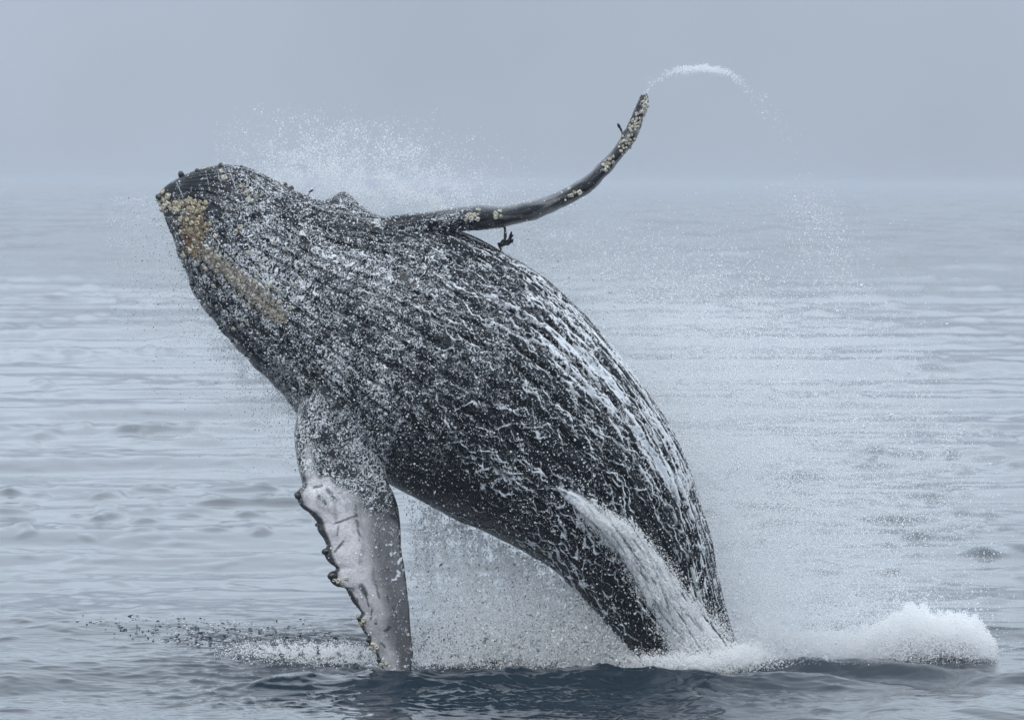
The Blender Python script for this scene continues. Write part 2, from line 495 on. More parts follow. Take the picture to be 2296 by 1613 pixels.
# throat pleats
npl = 44
wob = 0.10 * vnoise(U * 0.7, TH * 3, 0, 73)
ph = (TH + wob * 0.6) / (2 * math.pi) * npl
tri = np.abs((ph % 1.0) - 0.5) * 2
groove = sstep(0.62, 1.0, tri)
pm = sstep(math.radians(150), math.radians(112), TH) * sstep(0.015, 0.05, SQ) * (1 - sstep(0.68, 0.80, SQ))
disp -= groove * pm * (0.014 + 0.048 * sstep(0.02, 0.35, SQ))
disp += (1 - groove) * pm * 0.008 * vnoise(U * 3, ph, 0, 76)
# mouth line running back from the snout
ml = math.radians(118) + 0.25 * SQ / 0.3
disp -= 0.05 * np.exp(-((TH - ml) / 0.035) ** 2) * sstep(0.01, 0.04, SQ) * (1 - sstep(0.26, 0.34, SQ))
disp += 0.03 * np.exp(-((TH - ml - 0.12) / 0.07) ** 2) * sstep(0.01, 0.04, SQ) * (1 - sstep(0.26, 0.34, SQ))
# knuckly outline of the top of the head
disp += 0.030 * np.clip(vnoise(U * 5.5, TH * 4, 0, 78), 0, 1) * sstep(math.radians(140), math.radians(170), TH) * (1 - sstep(0.30, 0.42, SQ))
# lumpy root of the far flipper / shoulder hump behind the jaw
hump = np.exp(-(np.where(PX < 762, (PX - 762) / 26, (PX - 762) / 48)) ** 2 - ((TH - math.radians(-8)) / 0.30) ** 2)
disp += 0.19 * hump
disp *= sstep(0.0, 0.02, SQ)

# foam carried on the skin ------------------------------------------------
# streams running down the pleats
streak = np.zeros_like(PX)
_r = np.random.default_rng(5)
def stream(thd, u0, ln, w, amp, val):
    i0, i1 = np.searchsorted(U[:, 0], (u0, u0 + ln))
    if i1 - i0 < 6: return
    u = U[i0:i1, 0]; k = (u - u0) / ln; sd = _r.uniform(0, 400)
    tc = math.radians(thd) + amp * vnoise(u * 1.1, sd, 0, 301) + 0.45 * amp * vnoise(u * 4.0, sd, 0, 303) + 0.2 * amp * vnoise(u * 11.0, sd, 0, 304)
    ww = w * np.sin(math.pi * np.clip(k, 0.02, 0.98)) ** 0.6 * (0.75 + 0.9 * vnoise(u * 5.5, sd, 0, 305))
    ww = np.clip(ww, 0.003, None)
    d = np.abs(TH[i0:i1] - tc[:, None]) * wl[i0:i1, None]
    p = np.clip(1.25 - d / ww[:, None], 0, 1) * val * (0.75 + 0.5 * vnoise(u * 8, sd, 0, 307))[:, None]
    streak[i0:i1] = np.maximum(streak[i0:i1], p)
for _ in range(120): stream(_r.uniform(-2, 62), _r.uniform(3.1, 6.4), _r.uniform(0.5, 2.0), _r.uniform(0.008, 0.027), 0.10, _r.uniform(0.5, 1.0))
for _ in range(90): stream(_r.uniform(15, 75), _r.uniform(2.4, 5.2), _r.uniform(0.5, 1.7), _r.uniform(0.008, 0.024), 0.13, _r.uniform(0.5, 1.0))
for _ in range(120): stream(_r.uniform(50, 118), _r.uniform(2.9, 6.0), _r.uniform(0.4, 1.6), _r.uniform(0.007, 0.019), 0.20, _r.uniform(0.6, 1.05))
for _ in range(80): stream(_r.uniform(90, 165), _r.uniform(4.3, 7.2), _r.uniform(0.3, 1.1), _r.uniform(0.006, 0.016), 0.28, _r.uniform(0.5, 1.0))
for _ in range(40): stream(_r.uniform(10, 70), _r.uniform(5.6, 7.6), _r.uniform(0.4, 1.4), _r.uniform(0.010, 0.025), 0.12, _r.uniform(0.6, 1.0))
for _ in range(26): stream(_r.uniform(8, 45), _r.uniform(1.3, 2.6), _r.uniform(0.3, 0.8), _r.uniform(0.006, 0.014), 0.12, _r.uniform(0.4, 0.8))
def blob(cx, cy, rx, ry, ang=0.0):
    a = math.radians(ang); dx = PX - cx; dy = PY - cy
    u = dx * math.cos(a) + dy * math.sin(a); v = -dx * math.sin(a) + dy * math.cos(a)
    return np.exp(-(u / rx) ** 2 - (v / ry) ** 2)
# lacy foam over the lower flank
wa = 0.05 * fbm(U * 4, Vv * 4, 0, 91, 2); wb = 0.05 * fbm(U * 4 + 7, Vv * 4, 0, 93, 2)
nl = fbm((U + wa) * 3.4, (Vv + wb) * 5.5, 0, 95, 2)
lace = np.clip(1 - np.abs(nl) / 0.15, 0, 1)
patchy = fbm(U * 1.4, Vv * 1.4, 0, 97, 3)
m_lace = np.clip(0.9 * blob(1180, 1150, 230, 95, 30) + 1.0 * blob(1380, 1330, 220, 95, 50) + 0.8 * blob(1590, 1330, 150, 55, 72) + 0.5 * blob(1330, 1090, 200, 120, 45), 0, 1)
lacef = lace * sstep(-0.25, 0.2, patchy) + 0.75 * sstep(0.30, 0.6, patchy) * sstep(-0.1, 0.4, fbm(U * 9, Vv * 12, 0, 96, 3))
# the white torrent pouring off the flank
path = [((1262, 1095), 6, .5), ((1300, 1128), 12, .8), ((1345, 1165), 20, .95), ((1400, 1205), 27, 1), ((1450, 1270), 30, 1), ((1500, 1345), 34, 1), ((1550, 1420), 44, 1), ((1600, 1500), 58, 1), ((1650, 1600), 60, 1)]
torrent = np.zeros_like(PX)
edge = 16 * fbm(U * 3.0, Vv * 5.5, 0, 99, 3)
for (a, wa_, sa), (b, wb_, sb) in zip(path[:-1], path[1:]):
    d, t_ = seg_dist(PX, PY, a, b)
    wd = wa_ + (wb_ - wa_) * t_
    torrent = np.maximum(torrent, (sa + (sb - sa) * t_) * sstep(wd * 1.45, wd * 0.55, d + edge))
front = sstep(math.radians(2), math.radians(25), TH) * sstep(math.radians(200), math.radians(175), TH)
torrent *= front
film = 0.46 * np.clip(1.0 * blob(1350, 830, 260, 70, 50) + 0.8 * blob(1460, 1010, 200, 45, 60) + 0.8 * blob(690, 915, 60, 40, 40) + 0.7 * blob(800, 480, 150, 28, 14) + 0.6 * blob(1235, 1075, 110, 24, 38), 0, 1) \
       * sstep(-0.5, 0.5, fbm(U * 1.4, Vv * 10, 0, 103, 3))
chin = np.zeros_like(PX)
for a, b in (((396,409),(415,452)), ((384,436),(399,464)), ((461,384),(470,428)), ((487,378),(498,418)), ((513,376),(530,425))):
    chin = np.maximum(chin, 0.55 * sstep(2.2, 0.6, seg_dist(PX, PY, a, b)[0]))
foam = np.clip(streak + lacef * m_lace * 0.9 + film + chin * (ct > 0.2), 0, 1)
foam = np.maximum(foam, torrent)
dens = np.clip(0.15 + 0.68 * blob(800, 640, 330, 230, 35) + 0.5 * blob(560, 600, 150, 230, -20) + 0.15 * blob(1150, 760, 260, 160, 40) + 0.6 * blob(760, 930, 170, 110, 20), 0, 1)
dens *= 1 - 0.75 * blob(430, 400, 75, 40, -15)
disp += 0.022 * np.clip(streak, 0, 1) + 0.014 * lacef * m_lace + 0.055 * torrent * (0.8 + 0.5 * fbm(U * 5, Vv * 9, 0, 105, 3))
Pb = P + Nn * disp[..., None]
PXb, PYb = to_px(Pb)

# --- a flipper as a closed blade between two outline edges
def blade(A, B, n, m, yfun, thick):
    """A, B: outline edges root to tip; yfun(t) distance of the mid plane; thick(t) half thickness in depth"""
    A = resample(A, n); B = resample(B, n)
    t = np.linspace(0, 1, n)
    ph_ = np.linspace(0, 2 * math.pi, m, endpoint=False)
    c = np.sign(np.cos(ph_)) * np.abs(np.cos(ph_)) ** 0.9
    s = np.sign(np.sin(ph_)) * np.abs(np.sin(ph_)) ** 0.9
    mid = (A + B) / 2; h = (B - A) / 2
    pxy = mid[:, None, :] + h[:, None, :] * c[None, :, None]
    yy = yfun(t)[:, None] - thick(t)[:, None] * s[None, :]
    pts = at(pxy[..., 0], pxy[..., 1], yfun(t)[:, None] * np.ones_like(yy))
    pts[..., 1] = yy
    return pts, np.broadcast_to(t[:, None], yy.shape), np.broadcast_to(c[None], yy.shape), np.broadcast_to(s[None], yy.shape)

# far flipper, swung up and back, seen along its leading edge
FA = [(800,500),(860,486),(920,478),(980,472),(1035,464),(1083,460),(1130,462),(1182,451),(1230,438),(1277,416),(1321,387),(1351,357.6),(1373,335),(1388,316),(1397,298),(1407,279),(1418,254),(1429,230),(1437,213)]
FB = [(820,560),(880,545),(935,534),(990,524),(1042,517),(1097,514),(1149,504.5),(1197,493),(1241,475),(1285,453),(1329,427),(1358,396),(1380,372),(1406,339),(1424,313),(1435,291),(1446,262),(1455,232),(1449,213)]
def fy(t): return DIST - 0.55 + 0.75 * np.clip(t, 0, 1) ** 1.1
def fth(t): return 0.13 + 0.30 * sstep(0.05, 0.35, t) - 0.33 * sstep(0.45, 1.0, t)
F1, T1, c1, s1 = blade(FA, FB, 360, 96, fy, fth)
N1 = grid_normals(F1); 
if (N1[150, 24] @ np.array([0, -1.0, 0])) < 0: N1 = -N1
U1 = T1 * 3.6
lump = 0.009 * np.clip(vnoise(U1 * 3.4, 0.5 * s1, 0, 111), -0.3, 1) + 0.007 * fbm(U1 * 8, c1 * 2, s1, 113, 2)
lump += 0.008 * vnoise(U1 * 30, c1 * 4, 0, 114) * sstep(0.8, 0.95, T1)
F1 = F1 + N1 * (lump * sstep(0.12, 0.25, T1))[..., None]
PX1, PY1 = to_px(F1)
pale1 = 0.12 * sstep(0.15, 0.45, fbm(U1 * 2.3, c1 * 1.3, 0, 115, 3)) * sstep(0.3, 0.42, T1)
pale1 = pale1 + 0.22 * sstep(0.45, 0.9, c1) * sstep(0.3, 0.45, T1) + 0.75 * sstep(0.1, 0.35, fbm(U1 * 9, c1 * 2.5, 0, 117, 3) + 0.3 * c1) * sstep(0.86, 0.93, T1)
dens1 = 0.7 * (1 - sstep(0.22, 0.42, T1)) + 0.10
foam1 = 0.55 * (1 - sstep(0.2, 0.34, T1)) * sstep(0.15, 0.45, fbm(U1 * 7, c1 * 2, 0, 119, 3))

# near flipper, hanging down with its white underside to the boat
GA = [(690,850),(672,905),(664,940),(660,966),(662,1004),(669,1047),(677,1084),(667,1101),(665,1117),(676,1137),(696,1151),(712,1171),(713,1188),(726,1208),(731,1225),(728,1242),(739,1259),(753,1273),(743,1285),(742,1299),(756,1313),(773,1319),(785,1339),(799,1359),(810,1373),(803,1388),(813,1410),(825,1427),(828,1447),(845,1467),(847,1484),(868,1512),(885,1548)]
GB = [(870,870),(866,930),(862,985),(863,1040),(870,1079),(884,1108),(896,1154),(899,1188),(900,1233),(907,1273),(913,1316),(917,1359),(919,1396),(923,1442),(926,1467),(920,1502),(905,1548)]
def gy(t): return DIST - 0.62 - 0.30 * sstep(0.0, 0.35, t) + 0.10 * t
def gth(t): return 0.50 - 0.30 * sstep(0.0, 0.30, t) - 0.155 * sstep(0.25, 1.0, t)
G, T2, c2, s2 = blade(GA, GB, 420, 150, gy, gth)
N2 = grid_normals(G)
if (N2[200, 37] @ np.array([0, -1.0, 0])) < 0: N2 = -N2
PX2, PY2 = to_px(G)
U2 = T2 * 3.3
d2 = 0.010 * fbm(U2 * 3, c2 * 2, 0, 121, 3)
d2 += 0.03 * np.clip(vnoise(U2 * 4.6, 1.0, 0, 122), 0, 1) * sstep(-0.80, -0.97, c2)
G = G + N2 * (d2 * sstep(0.1, 0.3, T2))[..., None]
cc = (c2 + 1) / 2
rag = 26 * fbm(PX2 / 34, PY2 / 34, 0, 123, 4)
low = sstep(-12, 14, PY2 - (1062 + 0.55 * (PX2 - 700)) + rag)                       # where the dark shoulder stops
pale2 = (0.96 - 0.76 * sstep(0.36, 0.74, cc + 0.06 * fbm(U2 * 2, cc * 3, 0, 125, 2))) * low
pale2 = np.maximum(pale2, 0.62 * sstep(12, 3, np.abs(PX2 - (690 + 0.10 * (PY2 - 1000))) + 0.4 * rag) * sstep(980, 1020, PY2) * (1 - sstep(1060, 1100, PY2)))
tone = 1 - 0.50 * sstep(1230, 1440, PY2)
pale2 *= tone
edg = np.abs(c2) ** 1.0
rim = sstep(0.80, 0.90, -c2 + 0.09 * fbm(U2 * 7, s2, 0, 127, 3)) + sstep(0.94, 0.975, c2)
rim = np.maximum(rim, sstep(0.84, 0.90, np.abs(c2) + 0.05 * fbm(U2 * 9, s2, 0, 128, 2)) * sstep(0.86, 0.92, T2))
pale2 *= 1 - 0.95 * np.clip(rim, 0, 1)
pale2 *= 1 - 0.8 * np.clip(np.exp(-((PX2 - 741) ** 2 + (PY2 - 1288) ** 2) / 17 ** 2) * 2, 0, 1)
for a, b, w in (((753,1172),(799,1155),2.2), ((759,1179),(756,1199),1.6), ((750,1236),(770,1213),3.0), ((810,1313),(819,1330),6.5), ((819,1328),(827,1359),2.0), ((834,1365),(832,1387),2.0),
                ((864,1413),(873,1406),4.0), ((842,1390),(843,1397),2.6), ((796,1131),(807,1211),2.0), ((842,1302),(850,1339),1.6), ((800,1340),(803,1348),1.6), ((880,1360),(884,1372),1.8), ((855,1440),(862,1449),2.6),
                ((716,1112),(730,1128),4.0), ((735,1098),(752,1118),5.0), ((704,1092),(722,1088),3.0), ((890,1380),(893,1396),2.0), ((868,1335),(872,1350),1.5)):
    dd_, _ = seg_dist(PX2, PY2, a, b)
    pale2 *= 1 - 0.8 * sstep(w * 1.5, w * 0.5, dd_ + 1.2 * fbm(PX2 / 7, PY2 / 7, 0, 129, 2))
pale2 = pale2 * (s2 > -0.25) + 0.03
pale2 *= 1 - 0.35 * sstep(0.1, 0.6, fbm(PX2 / 20, PY2 / 70, 0, 131, 3))
foam2 = np.clip(1.2 * sstep(0.05, 0.45, fbm(PX2 / 15, PY2 / 15, 0, 133, 4)) * np.exp(-((PX2 - 890) / 26) ** 2 - ((PY2 - 1255) / 75) ** 2)
                + 0.7 * sstep(0.1, 0.5, fbm(PX2 / 8, PY2 / 8, 0, 135, 3)) * sstep(1440, 1480, PY2), 0, 1)
dens2 = 0.85 * (1 - sstep(1060, 1180, PY2 + 0.4 * rag)) + 0.25 * sstep(0.5, 0.7, cc) + 0.12

nb = NA * NT
Vall = np.vstack([Pb.reshape(-1, 3), F1.reshape(-1, 3), G.reshape(-1, 3)])
def tube_faces(nu, nv, off):
    return grid_faces(nu, nv, True, off)
Fall = np.vstack([tube_faces(NA, NT, 0), tube_faces(360, 96, nb), tube_faces(420, 150, nb + 360 * 96)])
# close the flipper tips
cap = []
for off, nu, nv in ((nb, 360, 96), (nb + 360 * 96, 420, 150)):
    base = off + (nu - 1) * nv
    for j in range(nv // 2 - 1):
        cap.append((base + j, base + j + 1, base + nv - 2 - j, base + nv - 1 - j))
Fall = np.vstack([Fall, np.array(cap)])
z0 = np.zeros_like
att = {'foam': np.r_[foam.ravel(), foam1.ravel(), foam2.ravel()],
       'dens': np.r_[dens.ravel(), dens1.ravel(), dens2.ravel()],
       'pale': np.r_[np.zeros(nb), pale1.ravel(), pale2.ravel()],
       'net': np.r_[np.zeros(nb), np.zeros(pale1.size), np.zeros(pale2.size)]}
whale_me = mesh_np('humpback_whale', Vall, Fall, att)
bm = bmesh.new(); bm.from_mesh(whale_me); bmesh.ops.recalc_face_normals(bm, faces=bm.faces); bm.to_mesh(whale_me); bm.free()
whale = obj('humpback_whale', whale_me, M_SKIN)
tag(whale, 'dark wet humpback whale breaching backwards, one flipper raised, one hanging', 'whale')

# look-up: survey pixel -> nearest visible skin point and its normal
CELL = 3
gw, gh = int(IW / CELL) + 2, int(IH / CELL) + 2
def visible_map():
    Pf = Vall; Nf = np.vstack([Nn.reshape(-1, 3), N1.reshape(-1, 3), N2.reshape(-1, 3)])
    px, py = to_px(Pf)
    ok = (Nf[:, 1] < 0.05) & (px > 0) & (px < IW) & (py > 0) & (py < IH)
    idx = np.nonzero(ok)[0]
    cell = (py[idx] / CELL).astype(int) * gw + (px[idx] / CELL).astype(int)
    order = np.argsort(-Pf[idx, 1])
    m = np.full(gw * gh, -1, np.int64)
    m[cell[order]] = idx[order]
    return m.reshape(gh, gw), Pf, Nf
VIS, VP, VN = visible_map()
def skin(px, py):
    ix = np.clip((np.asarray(px) / CELL).astype(int), 0, gw - 1); iy = np.clip((np.asarray(py) / CELL).astype(int), 0, gh - 1)
    return VIS[iy, ix]
def skin1(px, py):
    for r in range(0, 14):
        for a in range(max(1, r * 6)):
            q = skin(np.array([px + CELL * r * math.cos(a)]), np.array([py + CELL * r * math.sin(a)]))[0]
            if q >= 0: return VP[q], VN[q]
    return None

# ------------------------------------------------------------------ barnacles, knobs, stalks
def barnacle_mesh(name, seed):
    r = np.random.default_rng(seed); k = 9
    prof = [(1.0, 0.0), (0.86, 0.42), (0.58, 0.78), (0.40, 0.70), (0.30, 0.35)]
    V = []; 
    for rr, hh in prof:
        for j in range(k):
            a = 2 * math.pi * j / k
            f = 1 + 0.13 * ((j % 2) * 2 - 1) * (rr > 0.5) + r.normal(0, 0.05)
            V.append((rr * f * math.cos(a), rr * f * math.sin(a), hh + r.normal(0, 0.03)))
    V.append((0, 0, 0.30)); V = np.array(V)
    F = grid_faces(len(prof), k, True)[:, ::-1]
    me = mesh_np(name, V, F)
    bm = bmesh.new(); bm.from_mesh(me); bm.verts.ensure_lookup_table()
    c = bm.verts[len(V) - 1]
    for j in range(k):
        bm.faces.new((bm.verts[(len(prof) - 1) * k + j], bm.verts[(len(prof) - 1) * k + (j + 1) % k], c))
    bmesh.ops.recalc_face_normals(bm, faces=bm.faces)
    bm.to_mesh(me); bm.free()
    return me
BARN = {}
for nm, mt in (('cream', M_BARN), ('yellow', M_BARN_Y)):
    BARN[nm] = [barnacle_mesh('barnacle', s) for s in (1, 2, 3)]
    for b in BARN[nm]: b.materials.append(mt)

def place(name, me, p, n, size, parent, spin=None, squash=1.0):
    o = bpy.data.objects.new(name, me); COL.objects.link(o)
    q = Vector(n).to_track_quat('Z', 'Y')
    o.rotation_mode = 'QUATERNION'
    o.rotation_quaternion = q @ Euler((0, 0, random.uniform(0, 6.28) if spin is None else spin)).to_quaternion()
    o.location = Vector(p) - Vector(n) * size * 0.12
    o.scale = (size, size, size * squash)
    o.parent = parent
    return o
nbarn = 0
def barnacle(px, py, r_px, kind='cream'):
    global nbarn
    s = skin1(px, py)
    if s is None: return
    n = s[1] + rng.normal(0, 0.22, 3); n /= np.linalg.norm(n)
    place('barnacle', random.choice(BARN[kind]), s[0], n, r_px * M_PX, whale, squash=random.uniform(0.8, 1.3))
    nbarn += 1
def cluster(cx, cy, n, spread, r0, r1, kind='cream', ang=0, asp=1.0):
    pts = []
    a = math.radians(ang)
    for _ in range(n * 12):
        if len(pts) >= n: break
        u, v = random.gauss(0, spread), random.gauss(0, spread * asp)
        r = random.uniform(r0, r1)
        x, y = cx + u * math.cos(a) - v * math.sin(a), cy + u * math.sin(a) + v * math.cos(a)
        if all(math.hypot(x - q[0], y - q[1]) > 0.75 * (r + q[2]) for q in pts):
            pts.append((x, y, r))
    for x, y, r in pts: barnacle(x, y, r, kind)
# raised flipper
cluster(1061, 487, 6, 9, 4.5, 7.5); cluster(1112, 484, 4, 6, 4, 7)
cluster(1283, 437, 5, 6, 4.5, 7)
cluster(1364, 368, 15, 8, 3, 5.5, ang=-55, asp=0.6)
cluster(1405, 320, 22, 9, 2.8, 4.8, ang=-60, asp=0.65)
cluster(1425, 276, 18, 9, 2.6, 4.6, ang=-70, asp=0.6)
cluster(1447, 236, 20, 12, 2.4, 4.2, ang=-75, asp=0.35)
# hanging flipper
for x, y, r in ((748,1300,6),(757,1303,7),(765,1307,5),(776,1296,5),(803,1381,7),(813,1391,7),(807,1399,6),(835,1444,6.5),(843,1450,7),(833,1453,7),(838,1460,6),(857,1481,5),(866,1486,5),(853,1488,5),(917,1421,4),(921,1452,4)):
    barnacle(x, y, r)
# chin tip and jaw
cluster(370, 452, 12, 9, 5, 8.5, 'yellow'); cluster(385, 466, 8, 9, 4.5, 8, 'cream', 25, 0.5); cluster(360, 459, 5, 5, 5, 8)
cluster(430, 458, 14, 15, 4, 7.5, 'yellow', 0, 0.5)
cluster(436, 495, 26, 20, 4, 7.5, 'yellow', 90, 0.8)
cluster(430, 540, 14, 20, 4, 7, 'yellow', 80, 0.6)
for k in range(13):
    f = k / 12
    cluster(455 + 180 * f, 562 + 150 * f, 4, 13, 3.5, 7.5, 'cream')
for x, y, r in ((503,398,8),(540,414,7),(556,427,8),(549,433,6),(560,448,7),(575,440,6),(537,508,7),(530,520,6),(560,565,6),(497,383,6),(455,376,6),(620,650,6),(600,640,7),(640,560,5),(575,610,5),(522,735,7),(540,728,6),(480,530,6),(477,640,5),(545,640,6),(585,585,5),(612,545,6),(648,690,7),(660,640,5)):
    barnacle(x, y, r)
cluster(640, 418, 4, 10, 4, 6)

# crust between the barnacles: too many to count
def blobs(C, R, rs, elong=1.0, flow=None, loose=0.35):
    """little eight-sided lumps, joined; C centres, R radii; flow: direction they are drawn out along"""
    n = len(C)
    base = np.array([(1,0,0),(-1,0,0),(0,1,0),(0,-1,0),(0,0,1),(0,0,-1)], float)
    A = rs.normal(size=(n, 3, 3))
    if flow is not None:
        A[:, :, 0] = np.broadcast_to(flow, (n, 3)) + loose * rs.normal(size=(n, 3))
    Q, _ = np.linalg.qr(A)
    Q = np.swapaxes(Q, 1, 2)
    S = R[:, None] * rs.uniform(0.6, 1.25, (n, 3)); S[:, 0] *= rs.uniform(1, elong, n) if elong > 1 else 1
    V = (base[None] * S[:, None, :]) @ Q + C[:, None, :]
    f = np.array([(0,2,4),(2,1,4),(1,3,4),(3,0,4),(2,0,5),(1,2,5),(3,1,5),(0,3,5)])
    F = f[None] + (np.arange(n) * 6)[:, None, None]
    return V.reshape(-1, 3), F.reshape(-1, 3)
def crust(pts, n, spread, mat, r0, r1):
    pts = np.array(pts, float)
    P2 = resample(pts, 200)
    i = rng.integers(0, 200, n)
    x = P2[i, 0] + rng.normal(0, 1, n) * P2[i, 2] * spread; y = P2[i, 1] + rng.normal(0, 1, n) * P2[i, 2] * spread
    q = skin(x, y); ok = q >= 0
    C = VP[q[ok]] + VN[q[ok]] * 0.005; R = rng.uniform(r0, r1, ok.sum()) * M_PX
    V, F = blobs(C, R, rng)
    o = obj('barnacle_crust', mesh_np('barnacle_crust', V, F, smooth=False), mat, whale)
    o['kind'] = 'stuff'
    return o
crust([(428,462,14),(436,500,18),(432,540,16),(440,565,12)], 2600, 0.62, M_CRUST, 1.6, 3.4)
crust([(445,560,8),(480,585,9),(520,615,12),(560,648,14),(600,685,14),(635,715,9)], 2600, 0.75, M_CRUST_T, 1.4, 3.2)

# tubercles
def knob_mesh(seed):
    bm = bmesh.new(); bmesh.ops.create_icosphere(bm, subdivisions=2, radius=1.0)
    r = np.random.default_rng(seed)
    for v in bm.verts:
        v.co *= 1 + 0.10 * math.sin(v.co.x * 3 + seed) * math.cos(v.co.y * 2.7)
        if v.co.z < 0: v.co.x *= 1.0 + 0.35 * -v.co.z; v.co.y *= 1.0 + 0.35 * -v.co.z
    for f in bm.faces: f.smooth = True
    me = bpy.data.meshes.new('tubercle'); bm.to_mesh(me); bm.free(); me.materials.append(M_KNOB); return me
KN = [knob_mesh(s) for s in (1, 2)]
def knob(px, py, r, dx, dy):
    s = skin1(px, py)
    if s is None: return
    p = at(px, py, s[0][1]); 
    place('tubercle', random.choice(KN), p, (dx, -0.35, dy), r * M_PX, whale, squash=1.1)
for x, y, r, dx, dy in ((406,390,7.5,-.3,1),(357,442,9,-1,.3),(442,383,6,-.2,1),(495,371,6.5,0,1),(541,374,4,.1,1),(640,414,5.5,.4,1),(653,422,6.5,.4,1),
                        (385,518,5,-1,0),(401,562,5,-1,-.2),(414,596,5,-1,-.2),(430,636,6,-1,-.3),(449,668,5,-1,-.3),(473,706,5,-1,-.4),(495,734,5.5,-1,-.5),(520,764,4,-1,-.5),(551,796,4,-1,-.6),
                        (668,1110,9,-1,.2),(729,1236,8,-1,0),(745,1290,11,-1,-.1),(712,1176,6,-1,.1),(806,1386,6,-1,0),(826,1434,6,-1,0),(850,1478,6,-1,0)):
    knob(x, y, r, dx, dy)

# stalked barnacles (dark, forked) hanging from the raised flipper and jaw
def tube(pts, rads, k=6):
    pts = np.array(pts, float); n = len(pts)
    V = []; 
    for i in range(n):
        tg = pts[min(i + 1, n - 1)] - pts[max(i - 1, 0)]; tg /= np.linalg.norm(tg) + 1e-9
        a = np.cross(tg, (0, 1, 0.2)); a /= np.linalg.norm(a); b = np.cross(tg, a)
        for j in range(k):
            q = 2 * math.pi * j / k
            V.append(pts[i] + rads[i] * (math.cos(q) * a + math.sin(q) * b))
    F = grid_faces(n, k, True)
    return np.array(V), F
def stalk(paths, ydepth, name='stalked_barnacle'):
    Vs, Fs, off = [], [], 0
    for pts, r0, r1 in paths:
        p = resample(np.array(pts, float), 9)
        w = at(p[:, 0], p[:, 1], ydepth + 0.04 * np.sin(np.linspace(0, 3, 9)))
        r = np.linspace(r0, r1, 9) * M_PX; r[-1] *= 0.4; r[0] *= 0.7
        r = r * (1 + 0.25 * np.sin(np.arange(9) * 2.3))
        V, F = tube(w, r); Vs.append(V); Fs.append(F + off); off += len(V)
    return obj(name, mesh_np(name, np.vstack(Vs), np.vstack(Fs)), M_STALK, whale)
stalk([([(1131,505),(1133,525),(1131,538),(1120,548)], 2.2, 4.5), ([(1120,549),(1130,547),(1143,536),(1147,519)], 5, 3), ([(1128,546),(1140,545),(1151,536)], 5, 3.5), ([(1118,545),(1121,554),(1124,562)], 3.5, 2.2),
       ([(1138,541),(1146,530),(1152,527)], 3, 2), ([(1134,543),(1147,541),(1150,545)], 3, 2)], DIST - 0.2)
stalk([([(1396,303),(1393,292),(1388,283),(1385,277)], 1.6, 3.4)], DIST + 0.1)
stalk([([(690,440),(694,431),(702,425)], 1.4, 2.6)], DIST - 0.1)

# ------------------------------------------------------------------ spray
def gn_points():
    g = bpy.data.node_groups.new('droplets', 'GeometryNodeTree')
    g.interface.new_socket('Geometry', in_out='INPUT', socket_type='NodeSocketGeometry')
    g.interface.new_socket('Material', in_out='INPUT', socket_type='NodeSocketMaterial')
    g.interface.new_socket('Geometry', in_out='OUTPUT', socket_type='NodeSocketGeometry')
    i = g.nodes.new('NodeGroupInput'); o = g.nodes.new('NodeGroupOutput')
    m = g.nodes.new('GeometryNodeMeshToPoints')
    a = g.nodes.new('GeometryNodeInputNamedAttribute'); a.data_type = 'FLOAT'; a.inputs['Name'].default_value = 'size'
    s = g.nodes.new('GeometryNodeSetMaterial')
    g.links.new(i.outputs['Geometry'], m.inputs['Mesh']); g.links.new(a.outputs['Attribute'], m.inputs['Radius'])
    g.links.new(m.outputs[0], s.inputs['Geometry']); g.links.new(i.outputs['Material'], s.inputs['Material'])
    g.links.new(s.outputs[0], o.inputs[0])
    return g
GN = gn_points()
def spray(name, C, R, mat, label, cat='spray'):
    me = mesh_np(name, C, np.zeros((0, 3), int), {'size': R})
    me.materials.append(mat)
    o = obj(name, me)
    md = o.modifiers.new('droplets', 'NODES'); md.node_group = GN
    for it in GN.interface.items_tree:
        if it.name == 'Material' and it.in_out == 'INPUT': md[it.identifier] = mat
    tag(o, label, cat, kind='stuff')
    return o
def lumps(name, C, R, mat, label, cat='splash', elong=1.0, flow=None, loose=0.35):
    V, F = blobs(C, R, rng, elong, flow, loose)
    o = obj(name, mesh_np(name, V, F), mat)
    tag(o, label, cat, kind='stuff')
    return o
def drop_r(n, r0, sig=0.45, rmax=0.02):
    return np.clip(r0 * np.exp(rng.normal(0, sig, n)), 0.0015, rmax)
def reject(n, x0, x1, y0, y1, fn):
    """n survey points spread by the density fn(px,py) in 0..1"""
    xs, ys, got = [], [], 0
    for _ in range(200):
        x = rng.uniform(x0, x1, n); y = rng.uniform(y0, y1, n)
        k = rng.uniform(0, 1, n) < fn(x, y)
        xs.append(x[k]); ys.append(y[k]); got += k.sum()
        if got >= n: break
    return np.concatenate(xs)[:n], np.concatenate(ys)[:n]
def gb(x, y, cx, cy, rx, ry, ang=0.0):
    a = math.radians(ang); dx = x - cx; dy = y - cy
    return np.exp(-((dx * math.cos(a) + dy * math.sin(a)) / rx) ** 2 - ((-dx * math.sin(a) + dy * math.cos(a)) / ry) ** 2)

# belly-side outline as x of y, to keep the veil behind it
_ro = Rp[np.argsort(Rp[:, 1])]
def outline_x(y): return np.interp(y, Rp[600:, 1], Rp[600:, 0])

